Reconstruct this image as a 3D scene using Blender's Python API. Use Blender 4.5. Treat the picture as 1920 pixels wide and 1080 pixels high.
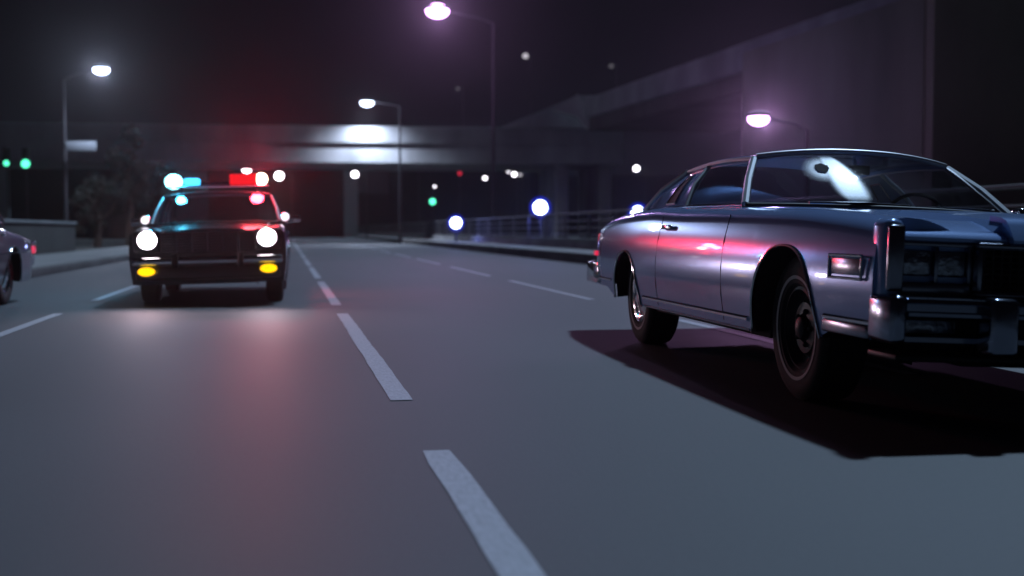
import bpy, bmesh, math, random
from mathutils import Vector, Matrix
random.seed(7)
PI = math.pi
for o in list(bpy.data.objects): bpy.data.objects.remove(o)
S = bpy.context.scene
C = S.collection

# ------------------------------------------------------------------ camera
H = .85
cd = bpy.data.cameras.new('camera'); cam = bpy.data.objects.new('camera', cd); C.objects.link(cam)
cd.lens = 43.84; cd.sensor_width = 36; cd.clip_start = .05; cd.clip_end = 3000
cam.location = (0, 0, H)
YAW = math.atan(408/2338); PIT = math.atan(108/2338)
cam.rotation_euler = (PI/2 - PIT, 0, -YAW)
cd.dof.use_dof = True; cd.dof.focus_distance = 7.0; cd.dof.aperture_fstop = 1.5
S.camera = cam

# ------------------------------------------------------------------ night sky and the light that throws the shadows
w = bpy.data.worlds.new('World'); S.world = w; w.use_nodes = True
nt = w.node_tree; nt.nodes.clear()
out = nt.nodes.new('ShaderNodeOutputWorld'); bg = nt.nodes.new('ShaderNodeBackground')
bg.inputs['Color'].default_value = (.62, .50, .95, 1); bg.inputs['Strength'].default_value = .0025
nt.links.new(bg.outputs[0], out.inputs[0])
sd = bpy.data.lights.new('sun', 'SUN'); sun = bpy.data.objects.new('sun', sd); C.objects.link(sun)
sd.energy = 2.2; sd.color = (.50, .72, 1.0); sd.angle = math.radians(2.4)
sun.rotation_euler = Vector((.44, .54, 1)).to_track_quat('Z', 'Y').to_euler()
S.view_settings.view_transform = 'Standard'; S.view_settings.look = 'None'
S.view_settings.exposure = 0; S.view_settings.gamma = 1

# ------------------------------------------------------------------ materials
def mat(name, col, rough=.5, metal=0, coat=0, noise=None, spec=.5, emis=None, bump=0):
    m = bpy.data.materials.new(name); m.use_nodes = True
    n = m.node_tree; b = n.nodes['Principled BSDF']
    b.inputs['Base Color'].default_value = (*col, 1); b.inputs['Roughness'].default_value = rough
    b.inputs['Metallic'].default_value = metal; b.inputs['Coat Weight'].default_value = coat
    b.inputs['Coat Roughness'].default_value = .03
    b.inputs['Specular IOR Level'].default_value = spec
    if emis:
        b.inputs['Emission Color'].default_value = (*emis[0], 1); b.inputs['Emission Strength'].default_value = emis[1]
    if noise:
        sc, amt = noise
        tc = n.nodes.new('ShaderNodeTexCoord'); mp = n.nodes.new('ShaderNodeMapping')
        s = sc if isinstance(sc, tuple) else (sc, sc, sc)
        mp.inputs['Scale'].default_value = s
        t = n.nodes.new('ShaderNodeTexNoise'); t.inputs['Scale'].default_value = 1; t.inputs['Detail'].default_value = 5
        r = n.nodes.new('ShaderNodeMapRange'); r.inputs[1].default_value = .3; r.inputs[2].default_value = .7
        r.inputs[3].default_value = 1-amt; r.inputs[4].default_value = 1+amt
        mx = n.nodes.new('ShaderNodeVectorMath'); mx.operation = 'SCALE'; mx.inputs[0].default_value = col
        n.links.new(tc.outputs['Object'], mp.inputs[0]); n.links.new(mp.outputs[0], t.inputs[0])
        n.links.new(t.outputs[0], r.inputs[0]); n.links.new(r.outputs[0], mx.inputs['Scale'])
        n.links.new(mx.outputs[0], b.inputs['Base Color'])
        if bump:
            bp = n.nodes.new('ShaderNodeBump'); bp.inputs['Strength'].default_value = bump; bp.inputs['Distance'].default_value = .01
            n.links.new(t.outputs[0], bp.inputs['Height']); n.links.new(bp.outputs[0], b.inputs['Normal'])
    return m
def glass(name, tint, f0=.08):
    m = bpy.data.materials.new(name); m.use_nodes = True; n = m.node_tree; n.nodes.clear()
    o = n.nodes.new('ShaderNodeOutputMaterial'); mx = n.nodes.new('ShaderNodeMixShader')
    t = n.nodes.new('ShaderNodeBsdfTransparent'); t.inputs[0].default_value = (*tint, 1)
    g = n.nodes.new('ShaderNodeBsdfGlossy'); g.inputs['Roughness'].default_value = .04
    lw = n.nodes.new('ShaderNodeLayerWeight'); lw.inputs[0].default_value = .5
    pw = n.nodes.new('ShaderNodeMath'); pw.operation = 'POWER'; pw.inputs[1].default_value = 4.5; n.links.new(lw.outputs['Facing'], pw.inputs[0])
    fr = n.nodes.new('ShaderNodeMath'); fr.operation = 'MULTIPLY_ADD'; fr.inputs[1].default_value = .95-f0; fr.inputs[2].default_value = f0
    n.links.new(pw.outputs[0], fr.inputs[0]); n.links.new(fr.outputs[0], mx.inputs[0]); n.links.new(t.outputs[0], mx.inputs[1]); n.links.new(g.outputs[0], mx.inputs[2])
    n.links.new(mx.outputs[0], o.inputs[0]); return m
def glow(name, col, st, sample=True):
    m = bpy.data.materials.new(name); m.use_nodes = True; n = m.node_tree; n.nodes.clear()
    o = n.nodes.new('ShaderNodeOutputMaterial'); e = n.nodes.new('ShaderNodeEmission')
    e.inputs[0].default_value = (*col, 1); e.inputs[1].default_value = st
    n.links.new(e.outputs[0], o.inputs[0])
    if not sample: m.cycles.emission_sampling = 'NONE'
    return m
def road_mat():
    m = mat('asphalt', (.1, .1, .1), .5)
    n = m.node_tree; b = n.nodes['Principled BSDF']
    tc = n.nodes.new('ShaderNodeTexCoord')
    def noise(scale, detail=4):
        mp = n.nodes.new('ShaderNodeMapping'); mp.inputs['Scale'].default_value = scale
        t = n.nodes.new('ShaderNodeTexNoise'); t.inputs['Scale'].default_value = 1; t.inputs['Detail'].default_value = detail
        n.links.new(tc.outputs['Object'], mp.inputs[0]); n.links.new(mp.outputs[0], t.inputs[0]); return t
    a = noise((.9, .05, 1)); c = noise((55, 30, 40), 3); d = noise((.25, .12, 1), 2)
    def m2(op, x, y):
        q = n.nodes.new('ShaderNodeMath'); q.operation = op
        for i, z in enumerate((x, y)):
            if isinstance(z, (int, float)): q.inputs[i].default_value = z
            else: n.links.new(z, q.inputs[i])
        return q.outputs[0]
    v = m2('ADD', m2('MULTIPLY', a.outputs[0], .55), m2('MULTIPLY', c.outputs[0], .22))
    v = m2('ADD', v, m2('MULTIPLY', d.outputs[0], .5))
    cr = n.nodes.new('ShaderNodeMapRange'); cr.inputs[1].default_value = .35; cr.inputs[2].default_value = .9
    cr.inputs[3].default_value = .052; cr.inputs[4].default_value = .100
    n.links.new(v, cr.inputs[0])
    mx = n.nodes.new('ShaderNodeVectorMath'); mx.operation = 'SCALE'; mx.inputs[0].default_value = (.97, 1, 1.08)
    n.links.new(cr.outputs[0], mx.inputs['Scale']); n.links.new(mx.outputs[0], b.inputs['Base Color'])
    rr = n.nodes.new('ShaderNodeMapRange'); rr.inputs[3].default_value = .56; rr.inputs[4].default_value = .74
    n.links.new(a.outputs[0], rr.inputs[0]); n.links.new(rr.outputs[0], b.inputs['Roughness'])
    bp = n.nodes.new('ShaderNodeBump'); bp.inputs['Strength'].default_value = .25; bp.inputs['Distance'].default_value = .004
    n.links.new(c.outputs[0], bp.inputs['Height']); n.links.new(bp.outputs[0], b.inputs['Normal'])
    return m
M = dict(
 asphalt=road_mat(),
 paint=mat('lane paint', (.38, .39, .43), .6, noise=((60, 14, 1), .16)),
 ground=mat('dry ground', (.035, .035, .03), .95, noise=(.6, .4)),
 conc=mat('concrete', (.26, .27, .275), .85, noise=((.5, .5, .25), .25)),
 kerb=mat('stained kerb concrete', (.16, .155, .15), .85, noise=((.5, .5, 1.5), .3)),
 walk=mat('pavement concrete', (.24, .235, .23), .85, noise=((.5, .4, 1), .2)),
 pale=mat('pale painted concrete', (.50, .54, .50), .8, noise=(.6, .2)),  # greenish light on the bridge end is put into this colour
 wconc=mat('warm stained concrete', (.34, .31, .25), .9, noise=((.25, .25, .12), .3)),  # warm light on the side wall is put into this tint
 wall=mat('grey abutment concrete', (.24, .235, .19), .9, noise=((.2, .2, .1), .3)),
 dconc=mat('dark weathered concrete', (.07, .068, .062), .9, noise=((.25, .25, .12), .35)),
 rail=mat('galvanised steel', (.16, .16, .165), .5, .4, noise=(3, .2)),
 pole=mat('pole steel', (.06, .058, .065), .6, .2, noise=(2, .15)),
 blue=mat('steel blue car paint', (.27, .41, .74), .3, .2, 1),
 black=mat('black car paint', (.012, .011, .012), .3, .1, 1),
 white=mat('white car paint', (.55, .53, .52), .3, 0, 1),
 silver=mat('silver car paint', (.10, .115, .135), .35, .6, 1),
 chrome=mat('chrome', (.72, .74, .78), .10, 1, noise=(4, .05)),
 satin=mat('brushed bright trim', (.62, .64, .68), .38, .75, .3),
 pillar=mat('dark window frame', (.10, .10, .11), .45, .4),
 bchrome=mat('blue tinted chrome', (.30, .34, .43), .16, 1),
 dchrome=mat('shaded bright trim', (.27, .29, .35), .2, 1),  # one even dark metal tone
 rubber=mat('tyre rubber', (.016, .015, .015), .8, noise=(20, .3)),
 ring=mat('whitewall rubber', (.6, .58, .58), .7),
 steel=mat('black wheel steel', (.02, .02, .022), .5, .5),
 trim=mat('black trim', (.008, .008, .008), .6),
 under=mat('underbody', (.006, .006, .006), .9),
 inner=mat('cabin vinyl', (.02, .022, .03), .7, noise=(8, .2)),
 seat=mat('seat vinyl', (.045, .05, .07), .6, noise=(8, .2)),
 glass=glass('tinted car glass', (.62, .66, .72)),
 lens=mat('clear lamp lens', (.30, .33, .38), .12, .85, 1, noise=((22, 22, 22), .5), bump=1.0),
 bark=mat('bark', (.05, .035, .025), .9, noise=(6, .4)),
 leaf=mat('dark leaves', (.014, .02, .011), .7, noise=(2, .5)),
 sign=mat('street sign plate', (.34, .38, .42), .5),
 bld=mat('far building wall', (.018, .018, .02), .9, noise=(.1, .3)),
 roofm=mat('far building roof', (.03, .03, .03), .9),
 frost=mat('crazed white glass', (.72, .78, .85), .35, 0, noise=((70, 70, 70), .35), bump=.5),
 taill=mat('red lamp plastic', (.45, .01, .03), .25, 0, 1, emis=((1, .03, .10), .8)),
 bglobe=None, amberp=mat('amber lamp plastic', (.8, .4, .02), .3, 0, 1),
)

m = mat('crazed white glass band', (.85, .89, .93), .35, 0, noise=((60, 60, 60), .12)); n = m.node_tree; M['craze'] = m  # shared by the real crushed rim and the painted reflection streak
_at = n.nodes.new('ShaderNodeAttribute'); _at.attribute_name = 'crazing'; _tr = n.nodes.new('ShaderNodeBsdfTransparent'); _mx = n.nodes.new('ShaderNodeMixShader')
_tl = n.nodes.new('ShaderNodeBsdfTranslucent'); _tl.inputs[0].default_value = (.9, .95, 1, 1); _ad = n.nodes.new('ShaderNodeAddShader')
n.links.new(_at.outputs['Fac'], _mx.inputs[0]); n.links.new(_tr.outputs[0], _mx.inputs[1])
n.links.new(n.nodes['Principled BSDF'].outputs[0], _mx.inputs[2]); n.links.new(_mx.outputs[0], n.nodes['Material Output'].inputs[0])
for k_, tnt in (('blue', (.45, .66, 1.0)),):
    q_ = M[k_].node_tree.nodes['Principled BSDF']; q_.inputs['Specular Tint'].default_value = (*tnt, 1); q_.inputs['IOR'].default_value = 1.6
    q_.inputs['Roughness'].default_value = .20; q_.inputs['Coat Weight'].default_value = .55
# ------------------------------------------------------------------ helpers
def link(name, me, m, parent=None):
    o = bpy.data.objects.new(name, me); C.objects.link(o)
    if m is not None: me.materials.append(m)
    o.parent = parent; return o
class MB:
    def __init__(s): s.bm = bmesh.new()
    def box(s, x0, x1, y0, y1, z0, z1, bev=0, T=None):
        b = bmesh.new()
        vs = [b.verts.new((x, y, z)) for x in (x0, x1) for y in (y0, y1) for z in (z0, z1)]
        for f in ((0,1,3,2),(4,6,7,5),(0,4,5,1),(2,3,7,6),(0,2,6,4),(1,5,7,3)): b.faces.new([vs[i] for i in f])
        if bev: bmesh.ops.bevel(b, geom=list(b.edges), offset=bev, segments=3, profile=.5, affect='EDGES')
        s._add(b, T); return s
    def _add(s, b, T=None):
        if T is not None: bmesh.ops.transform(b, matrix=T, verts=b.verts)
        me = bpy.data.meshes.new('t'); b.to_mesh(me); b.free(); s.bm.from_mesh(me); bpy.data.meshes.remove(me)
    def grid(s, rows, closed=False):
        vs = [[s.bm.verts.new(p) for p in r] for r in rows]
        for i in range(len(vs)-1):
            n = len(vs[i])
            for j in range(n if closed else n-1):
                k = (j+1) % n
                try: s.bm.faces.new((vs[i][j], vs[i][k], vs[i+1][k], vs[i+1][j]))
                except ValueError: pass
        return vs
    def face(s, pts): s.bm.faces.new([s.bm.verts.new(p) for p in pts]); return s
    def tube(s, pts, r, n=8, r2=None):
        pts = [Vector(p) for p in pts]; rows = []
        for i, p in enumerate(pts):
            d = (pts[min(i+1, len(pts)-1)] - pts[max(i-1, 0)]).normalized()
            a = d.orthogonal().normalized() if i == 0 else (a - d*a.dot(d)).normalized()
            b = d.cross(a); rr = r if r2 is None else r + (r2-r)*i/(len(pts)-1)
            rows.append([p + rr*(a*math.cos(2*PI*k/n) + b*math.sin(2*PI*k/n)) for k in range(n)])
        vs = s.grid(rows, True)
        s.bm.faces.new(vs[0]); s.bm.faces.new(vs[-1]); return s
    def ball(s, c, rx, ry=None, rz=None, seg=16):
        ry = ry or rx; rz = rz or rx
        b = bmesh.new(); bmesh.ops.create_uvsphere(b, u_segments=seg, v_segments=seg//2+2, radius=1)
        s._add(b, Matrix.Translation(c) @ Matrix.Diagonal((rx, ry, rz, 1))); return s
    def prism(s, poly, ext):            # poly of 3-D points pushed along the vector ext
        ext = Vector(ext); a = [s.bm.verts.new(p) for p in poly]; b = [s.bm.verts.new(Vector(p)+ext) for p in poly]
        s.bm.faces.new(a); s.bm.faces.new(b[::-1])
        for i in range(len(a)): s.bm.faces.new((a[i], b[i], b[(i+1) % len(a)], a[(i+1) % len(a)]))
        return s
    def lathe(s, prof, n=40, cx=0, cy=0, cz=0, closed=False):      # prof (r, y), spun about the y axis
        rows = [[(cx+r*math.cos(2*PI*k/n), cy+y, cz+r*math.sin(2*PI*k/n)) for k in range(n)] for r, y in prof]
        s.grid(rows, True); return s
    def mesh(s, T=None, smooth=True, ang=35):
        bmesh.ops.remove_doubles(s.bm, verts=s.bm.verts, dist=1e-5)
        bmesh.ops.recalc_face_normals(s.bm, faces=s.bm.faces)
        if T is not None: bmesh.ops.transform(s.bm, matrix=T, verts=s.bm.verts)
        me = bpy.data.meshes.new('mesh'); s.bm.to_mesh(me); s.bm.free()
        if smooth and len(me.polygons):
            me.polygons.foreach_set('use_smooth', [True]*len(me.polygons)); me.set_sharp_from_angle(angle=math.radians(ang))
        return me
    def build(s, name, m, parent=None, T=None, ang=35): return link(name, s.mesh(T, ang=ang), m, parent)
def tag(o, label=None, cat=None, group=None, kind=None):
    if label: o['label'] = label
    if cat: o['category'] = cat
    if group: o['group'] = group
    if kind: o['kind'] = kind
    return o
def empty(name, loc, rz=0, **k):
    o = bpy.data.objects.new(name, None); C.objects.link(o); o.location = loc; o.rotation_euler = (0, 0, rz)
    return tag(o, **k)
def ip(keys, x):
    if x <= keys[0][0]: return keys[0][1]
    for (a, u), (b, v) in zip(keys, keys[1:]):
        if x <= b: return u + (v-u)*(x-a)/(b-a)
    return keys[-1][1]
def sp(keys, x):                        # smooth interpolation
    if x <= keys[0][0]: return keys[0][1]
    for i, ((a, u), (b, v)) in enumerate(zip(keys, keys[1:])):
        if x <= b:
            m0 = (keys[i+1][1]-keys[i-1][1])/(keys[i+1][0]-keys[i-1][0]) if i else (v-u)/(b-a)
            m1 = (keys[i+2][1]-u)/(keys[i+2][0]-a) if i+2 < len(keys) else (v-u)/(b-a)
            t = (x-a)/(b-a); h = b-a
            return (2*t**3-3*t*t+1)*u + (t**3-2*t*t+t)*h*m0 + (3*t*t-2*t**3)*v + (t**3-t*t)*h*m1
    return keys[-1][1]

# ------------------------------------------------------------------ the setting
def structure(o): return tag(o, kind='structure')
g = MB(); g.grid([[(x, y, -.012) for x in (-1500, 1500)] for y in (-200, 2500)]); structure(g.build('ground', M['ground']))
g = MB(); g.grid([[(x, y, 0) for x in (-4.65, 7.25)] for y in [-30+i*8 for i in range(100)]]); structure(g.build('road', M['asphalt']))
def cx(y): return .565 - .0068*min(y, 90)
mk = MB()
def dash(f, y0, y1, wd):
    n = 26; rows = []; wob = random.uniform(0, 6)
    for i in range(n+1):
        y = y0+(y1-y0)*i/n; x = f(y)+.0015*math.sin(wob+i*.55); ww = wd*(1 if 0 < i < n else .93)
        rows.append([(x-ww/2+random.uniform(-.0035, .0035), y, .004), (x+ww/2+random.uniform(-.0035, .0035), y, .004)])
    mk.grid(rows)
for k in range(-1, 24):
    s = 6.2+8.05*k
    dash(cx, s, s+6.6, .115)
    if s > 0: dash(lambda y: 3.58, s+.6, s+6.5, .10)
for k in range(-1, 18): dash(lambda y: -2.32-.004*y, 10.0-2.4+8.05*(k), 13.3+8.05*(k), .10)
structure(mk.build('lane_markings', M['paint']))
k = MB(); k.box(7.25, 7.40, -30, 700, -.01, .26, .02); k.box(-4.82, -4.65, -30, 700, -.01, .16, .02); structure(k.build('kerb', M['kerb']))
p = MB(); p.box(7.40, 9.40, -30, 700, -.01, .235); p.box(-7.4, -4.82, -30, 700, -.01, .14); structure(p.build('pavement', M['walk']))

# right parapet and its railing
wl = empty('parapet_wall', (9.4, 0, .0), label='low concrete parapet wall along the right pavement below the steel railing', cat='wall')
MB().prism([(0, -30, 0), (.35, -30, 0), (.35, -30, .52), (.12, -30, .52)], (0, 400, 0)).build('wall_base', M['conc'], wl)
MB().box(.08, .40, -30, 370, .523, .58, .02).build('coping', M['walk'], wl)
rl = empty('railing', (9.62, 0, .58), label='long galvanised steel railing on top of the right concrete parapet wall', cat='railing')
for z, r in ((.86, .035), (.60, .018), (.36, .018), (.12, .018)):
    MB().tube([(0, -30, z), (0, 100, z), (0, 230, z)], r).build('rail', M['rail'], rl)
for i in range(60):
    y = 4.3 + i*3.6
    pb = MB().box(-.04, .04, y-.05, y+.05, 0, .86, .008); pb.build('post', M['rail'], rl)
# left wall and fence
lw = empty('barrier_wall', (-7.6, 0, 0), label='dark block wall with pale coping behind the left pavement', cat='wall')
MB().box(-.2, 0, -20, 46, 0, 1.06).build('wall_panel', M['dconc'], lw)
MB().box(-.25, .05, -20, 46, 1.063, 1.15, .015).build('coping', M['conc'], lw)

# overpass, nearly square to the camera
A = Vector((-8.1-26, 84.5, 0)); B = Vector((20.6, 82.6, 0))
# ------------------------------------------------------------------ (pixel maths used once to read positions off the photograph)
f_ = 2338
Fv = Vector((math.sin(YAW)*math.cos(PIT), math.cos(YAW)*math.cos(PIT), -math.sin(PIT)))
Rv = Vector((math.cos(YAW), -math.sin(YAW), 0)); Uv = Rv.cross(Fv)
def at(u, v, Z):                        # real place of something seen at u, v and Z metres deep
    return Vector((0, 0, H)) + Z*(Fv + (u-960)/f_*Rv + (540-v)/f_*Uv)
def hz(u, v, Z): p = at(u, v, Z); return p.x, p.y, p.z

LP = at(-500, 300, 78); RP = at(1166, 300, 85)
LP.z = RP.z = 0
ov = empty('overpass', LP, math.atan2(RP.y-LP.y, RP.x-LP.x), label='long concrete road overpass crossing behind the police car, lamp light on its middle', cat='overpass')
L = (RP-LP).length
MB().box(0, L, 0, 11, 5.35, 6.75).build('girder', M['conc'], ov)
MB().box(0, L, -.28, -.003, 6.62, 7.75, .03).build('parapet', M['conc'], ov)
MB().box(0, L, .02, 11.3, 6.753, 6.9).build('deck', M['kerb'], ov)
for xx in (L-.9, L-3.9, L-43, L-70):
    MB().box(xx-.42, xx+.42, 1.2, 9.5, 0, 5.347, .05).build('pier', M['conc'], ov)
# flyover ramp rising out of the frame at the right
def onz(u, v, z):
    d = at(u, v, 1)-Vector((0, 0, H)); t = (z-H)/d.z; return Vector((0, 0, H))+d*t
a = onz(1095, 186, 9.2); b = onz(1550, 25, 9.2); a.z = b.z = 0
dr = (b-a).normalized(); sd_ = Vector((-dr.y, dr.x, 0))
if sd_.x < 0: sd_ = -sd_
def par0(u):
    d = at(u, 432, 1)-Vector((0, 0, H)); return (a.y*d.x-a.x*d.y)/(dr.x*d.y-dr.y*d.x)
fl = empty('flyover', a, 0, label='elevated concrete flyover ramp running from the overpass up to the top right', cat='flyover')
e0 = Vector((0, 0, 0)); Lf = par0(1730)
MB().prism([e0+Vector((0, 0, 8.0)), e0+dr*Lf+Vector((0, 0, 8.0)), e0+dr*Lf+Vector((0, 0, 9.2)), e0+Vector((0, 0, 9.2))], sd_*.35).build('parapet', M['conc'], fl)
q = sd_*.353
MB().prism([q+Vector((0, 0, 7.2)), q+dr*Lf+Vector((0, 0, 7.2)), q+dr*Lf+Vector((0, 0, 8.3)), q+Vector((0, 0, 8.3))], sd_*9).build('deck', M['dconc'], fl)
for s in (20, ):
    pass
def par(u):                              # how far along the flyover line the pixel column u falls
    d = at(u, 432, 1)-Vector((0, 0, H)); 
    den = dr.x*d.y-dr.y*d.x
    return (a.y*d.x-a.x*d.y)/den
s0, s1 = par(1392), par(1730)
ab = empty('retaining_wall', a, 0, label='tall grey concrete abutment wall under the flyover at the right edge', cat='wall')
q = -sd_*.05
MB().prism([q+dr*s0, q+dr*s1, q+dr*s1+Vector((0, 0, 8.75)), q+dr*s0+Vector((0, 0, 8.75))], sd_*.33).build('wall_face', M['wall'], ab)
r2 = dr*s1
MB().prism([r2, r2+sd_*30, r2+sd_*30+Vector((0, 0, 14)), r2+Vector((0, 0, 14))], dr*.5).build('side_wall', M['wconc'], ab)

# stair head, its greenish light put into the pale colour, where the flyover meets the overpass
Zs = 80
def poly(pts, Z): return [at(u, v, Z) for u, v in pts]
st = empty('bridge_abutment', (0, 0, 0), label='pale concrete bridge end with a small opening above the right end of the overpass', cat='bridge')
bk = Fv*1.0; bk.z = 0
p0 = at(1100, 240, Zs); st.location = p0
def pl(pts, Z): return [q-p0 for q in poly(pts, Z)]
MB().prism(pl([(1036, 206), (1084, 176), (1092, 190), (1168, 168), (1168, 204), (1120, 214), (1124, 242), (1098, 239), (1082, 218)], Zs), bk).build('end_wall', M['pale'], st)
MB().prism(pl([(1150, 207.5), (1168, 204.1), (1168, 240), (1150, 242)], Zs), bk).build('end_pier', M['pale'], st)
MB().prism(pl([(940, 238), (1084, 179), (1165, 178), (1165, 239)], Zs+2.5), bk*2).build('ramp_side', M['conc'], st)

# ------------------------------------------------------------------ street lamps
def lamp_light(o, loc, power, col, r=.15, spot=None):   # a spot looks straight down unless turned
    ld = bpy.data.lights.new('lamp_light', 'SPOT' if spot else 'POINT'); ld.energy = power; ld.color = col; ld.shadow_soft_size = r
    if spot: ld.spot_size = math.radians(spot); ld.spot_blend = 1
    lo = bpy.data.objects.new('lamp_light', ld); C.objects.link(lo); lo.parent = o; lo.location = loc; return lo
LAMPC = {'white': (.66, .76, 1.0), 'violet': (.84, .46, 1.0), 'blue': (.35, .42, 1.0), 'plain': (.95, .9, 1.0)}
GM = {}
def gm(kind, st, col):
    k_ = (kind, st)
    if k_ not in GM: GM[k_] = glow('lamp glow '+kind, col, st, sample=False)
    return GM[k_]
def street_lamp(base, lamp, col, power, label, rad=.3, group='street lamps along the road', glowst=9, thick=.085, halo=0, fill=0):
    base = Vector(base); lamp = Vector(lamp)
    o = empty('street_lamp', (base.x, base.y, base.z), label=label, cat='street lamp', group=group)
    t = lamp-base; top = Vector((0, 0, t.z-.35)); 
    MB().tube([(0, 0, 0), (0, 0, t.z*.5), top], thick*1.25, 10, thick*.75).build('pole', M['pole'], o)
    MB().tube([(0, 0, 0), (0, 0, .35)], thick*2, 10, thick*1.8).build('pole_base', M['pole'], o)
    ad = Vector((t.x, t.y, 0)); 
    mid = top+ad*.5+Vector((0, 0, .25))
    MB().tube([top, top+ad*.25+Vector((0, 0, .18)), mid, top+ad*.8+Vector((0, 0, .38))], thick*.5).build('arm', M['pole'], o)
    hd = MB().ball((t.x, t.y, t.z+.12), rad*1.15, rad*.8, .13); hd = hd.build('lamp_head', M['pole'], o)
    MB().ball((t.x, t.y, t.z-.02), rad, rad*.75, rad*.62).build('lamp_glass', gm(col, glowst, LAMPC[col]), hd)
    if power: 
        lamp_light(o, (t.x, t.y, t.z-rad-.05), power, LAMPC[col], .2, 150)
        if fill: lamp_light(o, (t.x, t.y-.3, t.z-rad-.1), fill, LAMPC[col], .2)
        if halo:
            bm_ = lamp_light(o, (t.x, t.y-rad-.2, t.z-.1), halo, LAMPC[col], .2, 95); bm_.name = 'lamp_beam'
            bm_.rotation_euler = Vector((base.x+t.x, base.y+t.y, -.12*(base.y+t.y))).to_track_quat('Z', 'Y').to_euler()
    return o
p = at(122, 300, 58); q = at(190, 130, 56.6)
l1 = street_lamp((p.x, p.y, .0), q, 'white', 1500, 'street lamp with blue-white light on the left, a blank sign plate on its pole', .36, halo=900, fill=120)
p = at(925, 300, 62); q = at(820, 20, 60)
street_lamp((p.x, p.y, .0), q, 'violet', 300, 'tall street lamp with violet light cut by the top edge, its pole right of centre', .56, halo=1700, fill=200)
p = at(750, 300, 80.6); q = at(688, 192, 80.9)
street_lamp((p.x, p.y, .0), q, 'white', 5000, 'street lamp with white light shining on the middle of the overpass', .44, fill=170)
p = at(1513, 300, 42); q = at(1422, 222, 41.5)
street_lamp((p.x, p.y, .0), q, 'violet', 60, 'street lamp with pinkish violet light in front of the abutment wall, above the blue coupe', .36, halo=1400, fill=22)
# next lamps of the row, beside and behind the camera
NEAR = [((9.0, 16, .23), (6.4, 16, 10.5), 'white', 700)]
for i, (pb, pq, c_, pw) in enumerate(NEAR):
    pass
# sign plate on the left pole
sg = empty('street_sign', at(152, 274, 57.6), -YAW, label='blank pale rectangular sign plate hung on the left lamp pole', cat='sign')
MB().box(-.70, .70, -.02, .02, -.22, .22, .01).build('sign_plate', M['sign'], sg)
MB().box(-.76, -.70, .022, .07, -.15, .15).build('bracket', M['pole'], sg)

bgm = bpy.data.materials.new('blue globe shell'); bgm.use_nodes = True; n = bgm.node_tree; n.nodes.clear()
a1 = n.nodes.new('ShaderNodeOutputMaterial'); a2 = n.nodes.new('ShaderNodeAddShader'); a3 = n.nodes.new('ShaderNodeBsdfTransparent'); a4 = n.nodes.new('ShaderNodeEmission')
a3.inputs[0].default_value = (.8, .85, 1, 1); a4.inputs[0].default_value = (.02, .04, 1, 1); a4.inputs[1].default_value = .22
n.links.new(a3.outputs[0], a2.inputs[0]); n.links.new(a4.outputs[0], a2.inputs[1]); n.links.new(a2.outputs[0], a1.inputs[0]); bgm.cycles.emission_sampling = 'NONE'
M['bglobe'] = bgm
# far small lamps: u, v, depth, radius in px, kind
def far_lamp(u, v, Z, rp, kind, label, st=14):
    q = at(u, v, Z); r = rp*Z/f_
    o = empty('street_lamp', (q.x+.02, q.y, 0), label=label, cat='street lamp', group='small distant street lamps')
    MB().tube([(1.1, 0, 0), (1.1, 0, q.z*.6), (1.1, 0, q.z+.15)], .07, 6).build('pole', M['pole'], o)
    MB().tube([(1.1, 0, q.z+.15), (.5, 0, q.z+.25), (0, 0, q.z+r*.9)], .04, 6).build('arm', M['pole'], o)
    MB().ball((0, 0, q.z), r, r, r*.9, 12).build('lamp_glass', gm(kind, st, LAMPC[kind]), o)
for a_ in [
 (665, 327, 120, 6, 'plain', 'large white street lamp far off under the middle of the overpass', 14),
 (768, 311, 150, 3.6, 'plain', 'tiny white street lamp just under the overpass edge beside the thin pole', 5),
 (803, 350, 170, 3, 'plain', 'dimmer lamp of the pair above the central green signal', 1.2),
 (815, 350, 170, 4, 'plain', 'brighter lamp of the pair above the central green signal', 6),
 (909, 334, 140, 4, 'plain', 'small white lamp immediately left of the tall central pole', 5),
 (953, 321, 150, 3.6, 'plain', 'upper lamp of the three right of the tall central pole', 3),
 (964, 327, 150, 4.4, 'plain', 'brightest lamp of the three right of the tall central pole', 7),
 (975, 328, 160, 2.8, 'plain', 'faint last lamp of the three right of the tall central pole', 1),
 (1193, 316, 150, 5.5, 'plain', 'white lamp to the right of the overpass end above the blue coupe tail', 8),
 (462, 316, 110, 8.5, 'plain', 'white lamp just above the red half of the police light bar', 16),
 (523, 330, 110, 8, 'plain', 'white lamp just right of the police light bar', 16),
 (583, 405, 210, 5.5, 'plain', 'low white lamp far down the road right of the police car', 4),
 (593, 405, 215, 3, 'plain', 'faint low lamp touching the low white lamp far down the road', .5),
 (182, 426, 120, 3, 'plain', 'dim low lamp left of the police car at road height', .6),
 (985, 105, 260, 5.5, 'plain', 'dim high lamp in the night sky right of the tall pole', .7),
 (858, 166, 260, 3.5, 'plain', 'very faint high lamp left of the tall pole', .12),
 (1146, 124, 260, 4.5, 'plain', 'very faint high lamp above the flyover', .10)]: far_lamp(*a_)

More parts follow.
